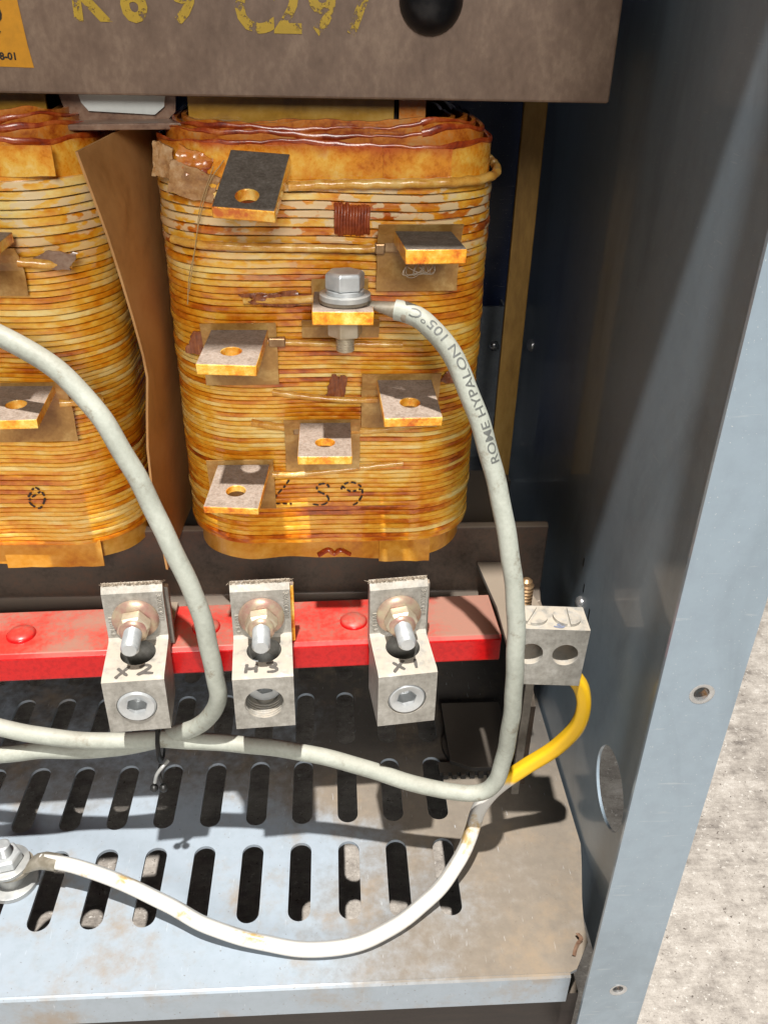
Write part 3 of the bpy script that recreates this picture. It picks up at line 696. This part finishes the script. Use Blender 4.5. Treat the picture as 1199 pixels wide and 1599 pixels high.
# ------------------------------------------------------------------ pressboard barrier between coils
bar = MB(); rows = [(-91.6, 341.5), (-88.0, 326), (-84.6, 311), (-81.8, 295), (-79.2, 278.6), (-77.2, 264), (-76.6, 253.9), (-78.6, 238), (-80.4, 221.2), (-80.8, 205), (-80.6, 188.7), (-79.6, 172), (-78.9, 157)]
vs = []; fs = []; nc = 6
for (x, z) in rows:
    for c in range(nc):
        t = c/(nc-1); yy = 340+110*t
        zz = z+(10*t if z > 335 else 0); xx = x+(-75.0-x)*min(1, t*1.5)+1.0*math.sin(t*5+z*0.02)*t
        vs.append((xx, yy, zz))
n0 = len(vs); vs += [(v[0]-1.0, v[1]+0.2, v[2]) for v in vs]
for i in range(len(rows)-1):
    for c in range(nc-1):
        a = i*nc+c; fs += [(a, a+1, a+nc+1, a+nc), (n0+a, n0+a+nc, n0+a+nc+1, n0+a+1)]
for i in range(len(rows)-1):
    for a in (i*nc, i*nc+nc-1): fs.append((a, a+nc, n0+a+nc, n0+a))
for c in range(nc-1):
    for a in (c, (len(rows)-1)*nc+c): fs.append((a, a+1, n0+a+1, n0+a))
o = bar.add(vs, fs).build('barrier_sheet', M['card'], None, smooth=40)
tag(o, 'thin curved brown pressboard sheet standing between the two coils', 'barrier sheet')

# ------------------------------------------------------------------ red bar
rb = thing('insulating_bar', 'red fibreglass bar with dusty top carrying the three lugs', 'bar', (-120, 325, 118))
MB().prism([(312.5, 118.5), (311.8, 119.2), (311.8, 131.5), (313.6, 133.6), (345, 133.6), (345, 130), (317, 130), (315.5, 128.5), (315.5, 118.5)], -440, 78.5, 'x').build('bar', M['red'], rb, smooth=40, bevel=0.5)
rb.rotation_euler.z = R(1.9); rb.location = Vector((-120, 321.0, 118))*MM
for x in (-146, -98, -61, 9): MB().lathe((x, 327, 133.5), (0, 0, 1), [(6.6, 0), (6.6, 0.8), (5.4, 2.0), (2.8, 2.8), (0.2, 3.0)], 20).build('bolt_head', M['red'], rb, smooth=50)
MB().box(46, 78, 318, 344, 115.4, 118).build('support_strip', M['core'], rb)

# ------------------------------------------------------------------ mechanical lugs
def lug(mark, label, x, yawd, mode, letters):
    W = 26.2
    t = thing('mechanical_lug', label, 'lug', (x, 309, 110), 'lugs on the red bar')
    Rm = Matrix.Translation((x, 309, 0)) @ Matrix.Rotation(R(yawd), 4, 'Z') @ Matrix.Translation((-x, -309, 0))
    D = lambda mb: mb.xf(Rm)
    prof = [(282, 110.5), (282, 139.2), (284, 140.2), (306.2, 141.8), (307.4, 143.2), (307.6, 167.0), (309.4, 169.6), (312.6, 169.6), (312.6, 135.2), (307.6, 134.6), (307.6, 110.5)]
    hole_v = D(MB().cyl((x+0.6, 298.4, 116), (0, 0, 1), 7.7, 60, 40)); hole_f = D(MB().cyl((x, 270, 124.8), (0, 1, 0), 8.6, 32, 40))
    hole_t = D(MB().cyl((x, 300, 153.5), (0, 1, 0), 4.2, 20, 20))
    body = D(MB().prism(prof, x-W/2, x+W/2, 'x')).build('body', M['alum'], t, smooth=30, cuts=[hole_v, hole_f, hole_t], bevel=0.35)
    # set screw with hexagon socket
    y0 = {'flush': 281.2, 'deep': 292.0, 'near': 281.9}[mode]
    so = MB(); n = 36; hx = hexagon(4.7, R(15)); ring = []
    def hexray(a):
        m = 1e9
        for k in range(6):
            th = R(15)+R(30)+k*R(60); c = math.cos(a-th)
            if c > 1e-6: m = min(m, 4.7*math.cos(R(30))/c)
        return (m*math.cos(a), m*math.sin(a))
    for k in range(n):
        a = 2*math.pi*k/n; h = hexray(a); ring.append((a, h))
    vs = []
    for a, h in ring:
        c, s = math.cos(a), math.sin(a)
        vs += [(x+8.35*c, y0+14, 124.8+8.35*s), (x+8.35*c, y0+0.9, 124.8+8.35*s), (x+7.5*c, y0, 124.8+7.5*s), (x+6.0*c, y0+0.2, 124.8+6.0*s), (x+h[0], y0+0.9, 124.8+h[1]), (x+h[0]*0.97, y0+8, 124.8+h[1]*0.97), (x, y0+8.6, 124.8)]
    fs = []
    for k in range(n):
        j = (k+1) % n
        for c in range(6): fs.append((7*k+c, 7*j+c, 7*j+c+1, 7*k+c+1))
    D(so.add(vs, fs)).build('set_screw', M['zinc'], t, smooth=35)
    if mode == 'deep':
        th = MB()
        for k in range(5): th.tube([(x+8.55*math.cos(2*math.pi*q/36), 283.4+k*1.6, 124.8+8.55*math.sin(2*math.pi*q/36)) for q in range(37)], 0.45, 6, False)
        D(th).build('thread', M['alum'], t, smooth=60)
    # cone washer, nut and stud
    zc = 153.2
    D(MB().lathe((x, 307.4, zc), (0, -1, 0), [(10.2, 0), (10.2, 1.2), (9.4, 2.0), (5.2, 3.0), (4.0, 3.0)], 40)).build('cone_washer', M['rainbow'], t, smooth=35)
    nut = MB(); hp = hexagon(7.4, R(8)); vs = []
    for (rr, yy) in ((1.0, 304.2), (1.0, 299.2), (0.86, 297.8)):
        vs += [(x+a*rr, yy, zc+b*rr) for a, b in hp]
    fs = [tuple(range(6)), tuple(range(12, 18))]
    for r_ in (0, 6): fs += [(r_+i, r_+(i+1) % 6, r_+6+(i+1) % 6, r_+6+i) for i in range(6)]
    D(nut.add(vs, fs)).build('nut', M['yzinc'], t, bevel=0.4)
    stp = []
    yy = 300.0
    while yy > 286.2: stp += [(3.55, 311-yy), (3.95, 311-yy+0.5)]; yy -= 1.0
    stp += [(3.7, 311-286), (3.0, 311-285.2)]
    D(MB().lathe((x, 311, zc), (0, -1, 0), [(3.6, 0)]+stp, 20)).build('stud', M['zinc'], t, smooth=25)
    D(MB().lathe((x, 298.6, zc), (0, -1, 0), [(6.0, 0), (6.0, 0.8), (5.0, 1.7), (4.0, 1.9)], 28)).build('nut_collar', M['rainbow'], t, smooth=35)
    # embossed ratings on both sides of the face
    e = MB(); text_on(e, 'CU9AL', 3.5, (x-9.3, 307.4, 145), (0, 0, 1), (-1, 0, 0), (0, -0.05, 0), 0.05); text_on(e, '350KCMIL', 3.3, (x+10.1, 307.4, 166), (0, 0, -1), (1, 0, 0), (0, -0.05, 0), 0.05)
    ev = []; nf = len(e.f); ee = MB(); ee.add([(v.x, v.y-0.3, v.z) for v in e.v], e.f)
    nb = len(e.v); ee.add([(v.x, v.y+0.4, v.z) for v in e.v], e.f)
    edges = {}
    for f in e.f:
        for a, b in zip(f, f[1:]+f[:1]): edges[(a, b)] = 1
    for (a, b) in edges:
        if (b, a) not in edges: ee.f.append((a, b, nb+b, nb+a))
    D(ee).build('embossed_rating', M['alum'], t)
    mk = MB(); strokes(mk, letters, 1.5, lambda u, v: (x+u, 284+v, 140.45+v*0.071), (0, 0, 1)); D(mk).build('marker_text', M['ink'], t, recalc=False)
    # fluff on the top edge
    fz = MB(); rn = random.Random(hash(mark) % 97 if False else len(mark)+int(x))
    for k in range(150):
        fx = x+rn.uniform(-W/2, W/2); a = rn.uniform(-1, 1)
        fz.tube([(fx, rn.uniform(309.5, 312.5), 169.3), (fx+a, 310+rn.uniform(-1, 1.5), 169.9+rn.uniform(0, 0.8)), (fx+a*2.2, 311+rn.uniform(-1.5, 1.5), 169.4+rn.uniform(-0.2, 0.7))], 0.13, 4)
    tag(D(fz).build('dust_fluff', M['fuzz'], t), kind='stuff')
    return t
X_ = lambda cx: [[(cx-2.4, -0.6), (cx+0.2, 2.6), (cx+3.0, 6.0)], [(cx-2.0, 5.2), (cx, 3.0), (cx+2.6, 0.4)]]
two = [[(2.2, 4.8), (4.6, 6.2), (6.8, 5.0), (4.6, 2.6), (2.0, 0.8), (4.6, 1.4), (8.4, 1.0)]]
lug('X2', 'grey aluminium lug marked X2, leftmost of the three on the red bar', -88.4, 4, 'flush', X_(-5)+two)
H_ = [[(-7.4, 0.6), (-7.0, 3.4), (-6.8, 6.0)], [(-3.0, 0.6), (-2.8, 3.2), (-2.6, 6.0)], [(-7, 3.4), (-5, 3.0), (-2.8, 3.5)]]
three = [[(1.6, 5.6), (4.4, 6.0), (5.8, 4.6), (3.4, 3.4), (6.0, 2.6), (5.4, 0.8), (1.8, 0.6)]]
lug('H3', 'grey aluminium lug marked H3 with its set screw sunk deep in the hole', -33.0, 3.5, 'deep', H_+three)
lug('X1', 'grey aluminium lug marked X1, nearest the two-hole ground connector', 28.4, 6.5, 'near', X_(-3.6)+[[(4.2, 0.6), (4.3, 3.4), (4.5, 6.0)]])
for x, lb in ((-88.4, 'flat metal bus tab standing behind the lug marked X2'), (-33.0, 'flat varnished bus tab standing behind the lug marked H3'), (28.4, 'flat metal bus tab standing behind the lug marked X1')):
    t = thing('bus_tab', lb, 'bus tab', (x, 315, 134), 'bus tabs behind the lugs')
    MB().box(x-11, x+14.5, 313.0, 316.2, 134.2, 166).build('upright', M['bracket'] if x != -33.0 else M['pad'], t, bevel=0.4)
    MB().box(x-8, x+12, 316.3, 342, 133.9, 136.6).build('foot', M['bracket'], t, bevel=0.4)

# ------------------------------------------------------------------ two-hole ground connector
gc = thing('ground_connector', 'two-hole aluminium ground connector block at right end of red bar', 'connector', (95, 295, 127))
RG = Matrix.Translation((95, 288, 0)) @ Matrix.Rotation(R(-3), 4, 'Z') @ Matrix.Rotation(R(1.5), 4, 'Y') @ Matrix.Translation((-95, -288, 0))
cuts = [MB().cyl((x, 270, 144.5), (0, 1, 0), 5.7, 60, 36).xf(RG) for x in (81.8, 97.4)]
MB().box(76, 106.4, 287.2, 304, 126.8, 158.6).xf(RG).build('body', M['alum'], gc, smooth=30, cuts=cuts, bevel=0.5)
for x, a in ((82.6, 62), (97.4, 88)):
    s_ = MB().cyl((x, 295.4, 156.6), (0, 0, 1), 6.2, 3.5, 32); sl = MB().box(-0.75, 0.75, -7, 7, -1.2, 2).xf(Matrix.Translation((x, 295.4, 160)) @ Matrix.Rotation(R(a-90), 4, 'Z'))
    MB.xf(s_, RG); MB.xf(sl, RG); s_.build('slotted_screw', M['alum'], gc, smooth=30, cuts=[sl])
mk = MB(); strokes(mk, [[(90.6, 289.2), (93.4, 288.6), (95.4, 289.6)], [(92.2, 290.6), (94, 289.8)], [(93, 296.5), (95, 298)]], 1.3, lambda u, v: (u, v, 158.78), (0, 0, 1)); mk.xf(RG).build('marker_text', M['blue_ink'], gc, recalc=False)
stp = [(3.1, 0)]; h = 0
while h < 31: stp += [(2.9, h+0.1), (3.5, h+0.8), (3.5, h+1.0), (2.9, h+1.7)]; h += 1.8
MB().lathe((86.0, 309.5, 135), (0, 0, 1), stp+[(2.6, h+1.5), (1.2, h+2.6)], 20).build('threaded_stud', M['brass'], gc, smooth=25)

# ------------------------------------------------------------------ cables
def cable(name, label, pts, r, mat, step=2.0, flat=None, rf=None, cat='cable'):
    t = thing(name, label, cat, pts[0]); P = spline(pts, step); ph = len(pts)*0.7
    P = [p+Vector((0.28*math.sin(i*0.21+ph)+0.15*math.sin(i*0.57), 0, 0.25*math.sin(i*0.17+2*ph)+0.15*math.sin(i*0.49+ph))) for i, p in enumerate(P)]
    MB().tube(P, r, 20, True, flat, rf).build('jacket', M[mat], t, smooth=70); return t, P
c1 = [(24, 319, 289.4), (28, 317.6, 289.0), (34.4, 314, 287.2), (42.9, 310, 279.8), (49.8, 306, 268.4), (56.1, 302, 252.8), (62.7, 297, 232.9), (68.1, 292, 215.1), (72, 288, 196.1), (75.1, 285, 175.5), (77.4, 283, 156.5), (78.5, 282, 135.7), (79, 282, 112.7), (78.9, 283, 87.3), (76.4, 284, 69.5), (69.7, 285, 60.6), (54.3, 287, 59.9), (35.4, 289, 64.3), (16.7, 291, 71.3), (-1.8, 293, 77.7), (-20.1, 295, 81.9), (-38.4, 297, 83.5), (-56.8, 299, 84.3), (-78, 300, 86.2), (-86.9, 300, 87), (-114.1, 300, 86.5), (-137, 300, 90.5), (-156.2, 300, 97.3), (-200, 302, 112)]
t1, P1 = cable('grey_cable', 'grey jacketed cable bolted to the coil and looping down past the red bar', c1, 4.0, 'cable')
# crimp lug of that cable
MB().tube([(13.5, 324.6, 290.2), (18, 322.6, 290.0), (25, 318.9, 289.4), (29.5, 316.8, 288.6)], 3, 16, True, (0, 0, 1), lambda i, q: ((1.1, 3.4), (1.8, 3.4), (3.3, 3.6), (3.6, 3.9))[i]).build('crimp_barrel', M['tinned'], t1, smooth=60)
MB().prism([(4+11*math.cos(R(a)), 327+11*math.sin(R(a))) for a in range(0, 360, 12)], 290.0, 291.8).build('ring_tongue', M['tinned'], t1, smooth=40) if False else MB().prism([(5+9.8*math.cos(R(a)), 325+9.8*math.sin(R(a))) for a in range(0, 360, 12)], 291.2, 292.6).build('ring_tongue', M['tinned'], t1, smooth=40)
# printing along the jacket
def wrap_print(mb, P, txt, size, i_start, side, r, stretch=1.0):
    """text running backwards along the path P from index i_start, wrapped on the jacket"""
    vs, fs = text_mesh(txt, size, 0.03, 0.7); n = len(P); cum = [0]
    for i in range(1, n): cum.append(cum[-1]+(P[i]-P[i-1]).length)
    s0 = cum[i_start]; TT = [(P[min(i+1, n-1)]-P[max(i-1, 0)]).normalized() for i in range(n)]
    def at(s):
        s = max(0, min(cum[-1]-1e-6, s)); i = 0
        while cum[i+1] < s: i += 1
        f = (s-cum[i])/(cum[i+1]-cum[i]); return P[i].lerp(P[i+1], f), TT[i].lerp(TT[i+1], f).normalized()
    out = []
    for v in vs:
        c, t = at(s0-v.x*stretch); d = -t
        nn = Vector(side); nn = (nn-t*nn.dot(t)).normalized(); b = nn.cross(d)
        a = (v.y-size*0.36)/r
        out.append(c+(r+0.09)*(math.cos(a)*nn+math.sin(a)*b))
    mb.add(out, fs)
near = lambda p: min(range(len(P1)), key=lambda i: (P1[i]-Vector(p)).length)
pr = MB(); wrap_print(pr, P1, 'ROME HYPALON 105°C', 5.2, near((62.2, 297, 234.5)), (0.35, -1, 0.3), 4.0, 1.24)
pr.build('jacket_print', M['cableprint'], t1, recalc=False)
c2 = [(-172, 322, 292), (-137.6, 318, 285.6), (-123.3, 314, 280.8), (-109.6, 311, 274.4), (-98.6, 308, 265.4), (-90, 305, 254.9), (-82, 302, 238.6), (-74.7, 299, 223.2), (-68.5, 296, 207.1), (-62.3, 293, 188.8), (-57.1, 291, 170.6), (-54.4, 290, 154.2), (-53.1, 290, 136.2), (-52.9, 291, 122.2), (-57.3, 294, 107.8), (-66.3, 298, 95.3), (-78.1, 302, 87.5), (-90.1, 305, 80.3), (-115.9, 303, 77.7), (-139.6, 302, 79.2), (-159.9, 300, 79.6), (-200, 300, 77)]
t2, P2 = cable('grey_cable', 'grey jacketed cable arching across the left coil and down between lugs X2 and H3', c2, 4.05, 'cable')
w = [(109.6, 294, 125), (113.6, 292.8, 119), (116.2, 292.0, 108.5), (114.8, 293, 95), (108, 296, 79), (94.2, 298, 63.2), (80.9, 298, 48.6), (72.7, 296, 36.1), (68.3, 290, 25.1), (60.6, 280, 14.5), (48.8, 268, 9.0), (32, 256.4, 5.4), (15.8, 247.8, 4.2), (0.2, 244, 4.0), (-18, 244, 4.4), (-39.2, 247.6, 6.0), (-60.6, 253, 10), (-82.7, 263, 15.0), (-105.4, 273, 18.4), (-125.1, 280, 20.6), (-139.5, 284, 20.8), (-147, 286, 20)]
def sq(i, q):
    c, s = math.cos(q), math.sin(q); k = (abs(c)**5+abs(s)**5)**(-0.2); return 3.35*min(k, 1.2)
t3, P3 = cable('ground_wire', 'stiff white ground wire turning yellow where it enters the ground connector', w, 2.9, 'ground', 2.0, (0, 0, 1), sq, 'wire')
MB().tube([(-138, 283.6, 20.9), (-145.5, 285.6, 20.4), (-150, 286.9, 18), (-155, 288, 14.5)], 3, 16, True, (0, 0, 1), lambda i, q: ((3.7, 4.6), (3.7, 4.6), (3.2, 4.8), (1.2, 5.4))[i]).build('crimp_barrel', M['tinned'], t3, smooth=50)
MB().prism([(-164+11*math.cos(R(a)), 289+9.5*math.sin(R(a))) for a in range(0, 360, 12)], 12.2, 14).build('ring_tongue', M['tinned'], t3, smooth=40)
MB().tube(spline([(104.6, 295, 128.5), (106.6, 294, 124), (110, 293.2, 122.2), (112.8, 293, 120.6)], 0.8), 2.0, 10).build('bare_end', M['brass'], t3, smooth=50)
# bolt through that ring
def hexbolt(name, label, c, ax, parts):
    t = thing(name, label, 'bolt', c)
    for nm, kind, r_, h0, h1, mt in parts:
        a = Vector(ax).normalized(); cc = Vector(c)
        if kind == 'hex':
            tt = Vector((1, 0, 0)); tt = (tt-a*tt.dot(a)).normalized(); bb = a.cross(tt); hp = hexagon(r_, R(14)); vs = []
            for rr, hh in ((0.93, h0), (1, h0+0.5), (1, h1-0.9), (0.88, h1)):
                vs += [cc+a*hh+(tt*x+bb*y)*rr for x, y in hp]
            fs = [tuple(range(6)), tuple(range(18, 24))]
            for q in (0, 6, 12): fs += [(q+i, q+(i+1) % 6, q+6+(i+1) % 6, q+6+i) for i in range(6)]
            MB().add(vs, fs).build(nm, M[mt], t, bevel=0.35)
        elif kind == 'thread':
            st_ = []; hh = h0
            while hh < h1: st_ += [(r_-0.35, hh), (r_, hh+0.5)]; hh += 1.0
            MB().lathe(cc, a, st_+[(r_-0.8, hh)], 20).build(nm, M[mt], t, smooth=25)
        else:
            MB().lathe(cc, a, [(r_, h0), (r_, h1-0.2), (r_-0.4, h1)], 36).build(nm, M[mt], t, smooth=35)
    return t
hexbolt('hex_bolt', 'bright hex bolt with washers and nut clamping the grey cable to a tap bar', (5.2, 323.5, 290.4), (0, 0.02, 1),
        [('washer', 'disc', 9.9, 2.4, 4.4, 'dull_zinc'), ('lock_washer', 'disc', 7.4, 4.5, 6.0, 'zinc'), ('head', 'hex', 7.8, 6.1, 12.6, 'zinc'), ('nut', 'hex', 7.0, -12.2, -5.0, 'yzinc'), ('shank', 'thread', 3.7, -18.5, -12.0, 'yzinc')])
hexbolt('hex_bolt', 'hex nut and washers on a stud fastening the white wire to the base pan', (-165.5, 289, 0), (0, 0, 1),
        [('pan_washer', 'disc', 12.5, 0.2, 3.0, 'dull_zinc'), ('post', 'disc', 6.5, 3.1, 12.1, 'dull_zinc'), ('washer', 'disc', 10.6, 14.2, 16.2, 'dull_zinc'), ('nut', 'hex', 7.6, 16.4, 22.4, 'zinc'), ('stud', 'thread', 3.7, 22.4, 29, 'zinc')])
# cable tie
ct = thing('cable_tie', 'small dark twist tie hanging from the two grey cables below lug X2', 'cable tie', (-84, 298, 82))
loop = [(-84+1.2*math.sin(R(a))*0, 301.5+7.2*math.cos(R(a)), 83.5+10.5*math.sin(R(a))) for a in range(0, 360, 15)]
MB().tube(loop+[loop[0]], 1.1, 8, False, rf=lambda i, q: (0.5, 1.5)).build('loop', M['tie'], ct, smooth=60)
MB().tube(spline([(-80, 294, 78.5), (-82, 291, 78), (-85, 290, 74), (-86.6, 290, 68.5)], 1.0), 0.9, 8).build('tail', M['dull_zinc'], ct, smooth=60)
MB().tube(spline([(-84, 294.5, 76), (-84.2, 291.5, 73), (-83.4, 290, 68.5)], 1.0), 0.8, 8).build('tail', M['tie'], ct, smooth=60)
for x in (-87.4, -83.0): MB().lathe((x, 290, 64.6), (0, 0, 1), [(0.4, -2.0), (1.6, -1.4), (2.1, 0), (1.6, 1.5), (0.4, 2.0)], 14).build('tip', M['tie'], ct, smooth=70)
# ------------------------------------------------------------------ small loose things
lt = thing('loose_thread', 'thin loose fibre thread hanging down the upper left corner of the coil', 'thread', (-50, 350, 300))
MB().tube(spline([(-40, 349, 338), (-46, 347.5, 330), (-51, 347, 316), (-54, 347, 304), (-57, 347.4, 294), (-58.6, 347, 283)], 2), 0.22, 5).build('fibre', M['thread'], lt)
MB().tube(spline([(-44, 348, 336), (-50, 347.4, 322), (-53, 347.2, 308), (-57.6, 347.6, 288)], 2), 0.18, 5).build('fibre', M['thread'], lt)
lt = thing('fluff_tuft', 'small tuft of pale hair-like fluff under the upper right tap bar', 'fluff', (35, 320, 307))
rn = random.Random(4)
for k in range(9):
    x = 33+rn.uniform(-3, 3); MB().tube(spline([(x-2, 318, 308.8), (x-3+rn.uniform(-2, 2), 316, 306+rn.uniform(-3, 1)), (x+rn.uniform(-2, 2), 316, 303.5+rn.uniform(-1, 2)), (x+3, 317, 306+rn.uniform(-2, 2)), (x+2, 319, 309)], 0.8), 0.14, 5).build('hair', M['fuzz'], lt)
scp = thing('scrap', 'small crumpled scrap lying at the right front corner of base pan', 'scrap', (114, 240, 0))
MB().tube(spline([(112, 237, 0.8), (113.5, 240, 2.4), (115.5, 243, 1.4), (117, 244, 3.2), (116, 247, 2.6)], 0.8), 0.8, 6, rf=lambda i, q: (0.4, 1.3)).build('scrap_piece', M['saddle'], scp)
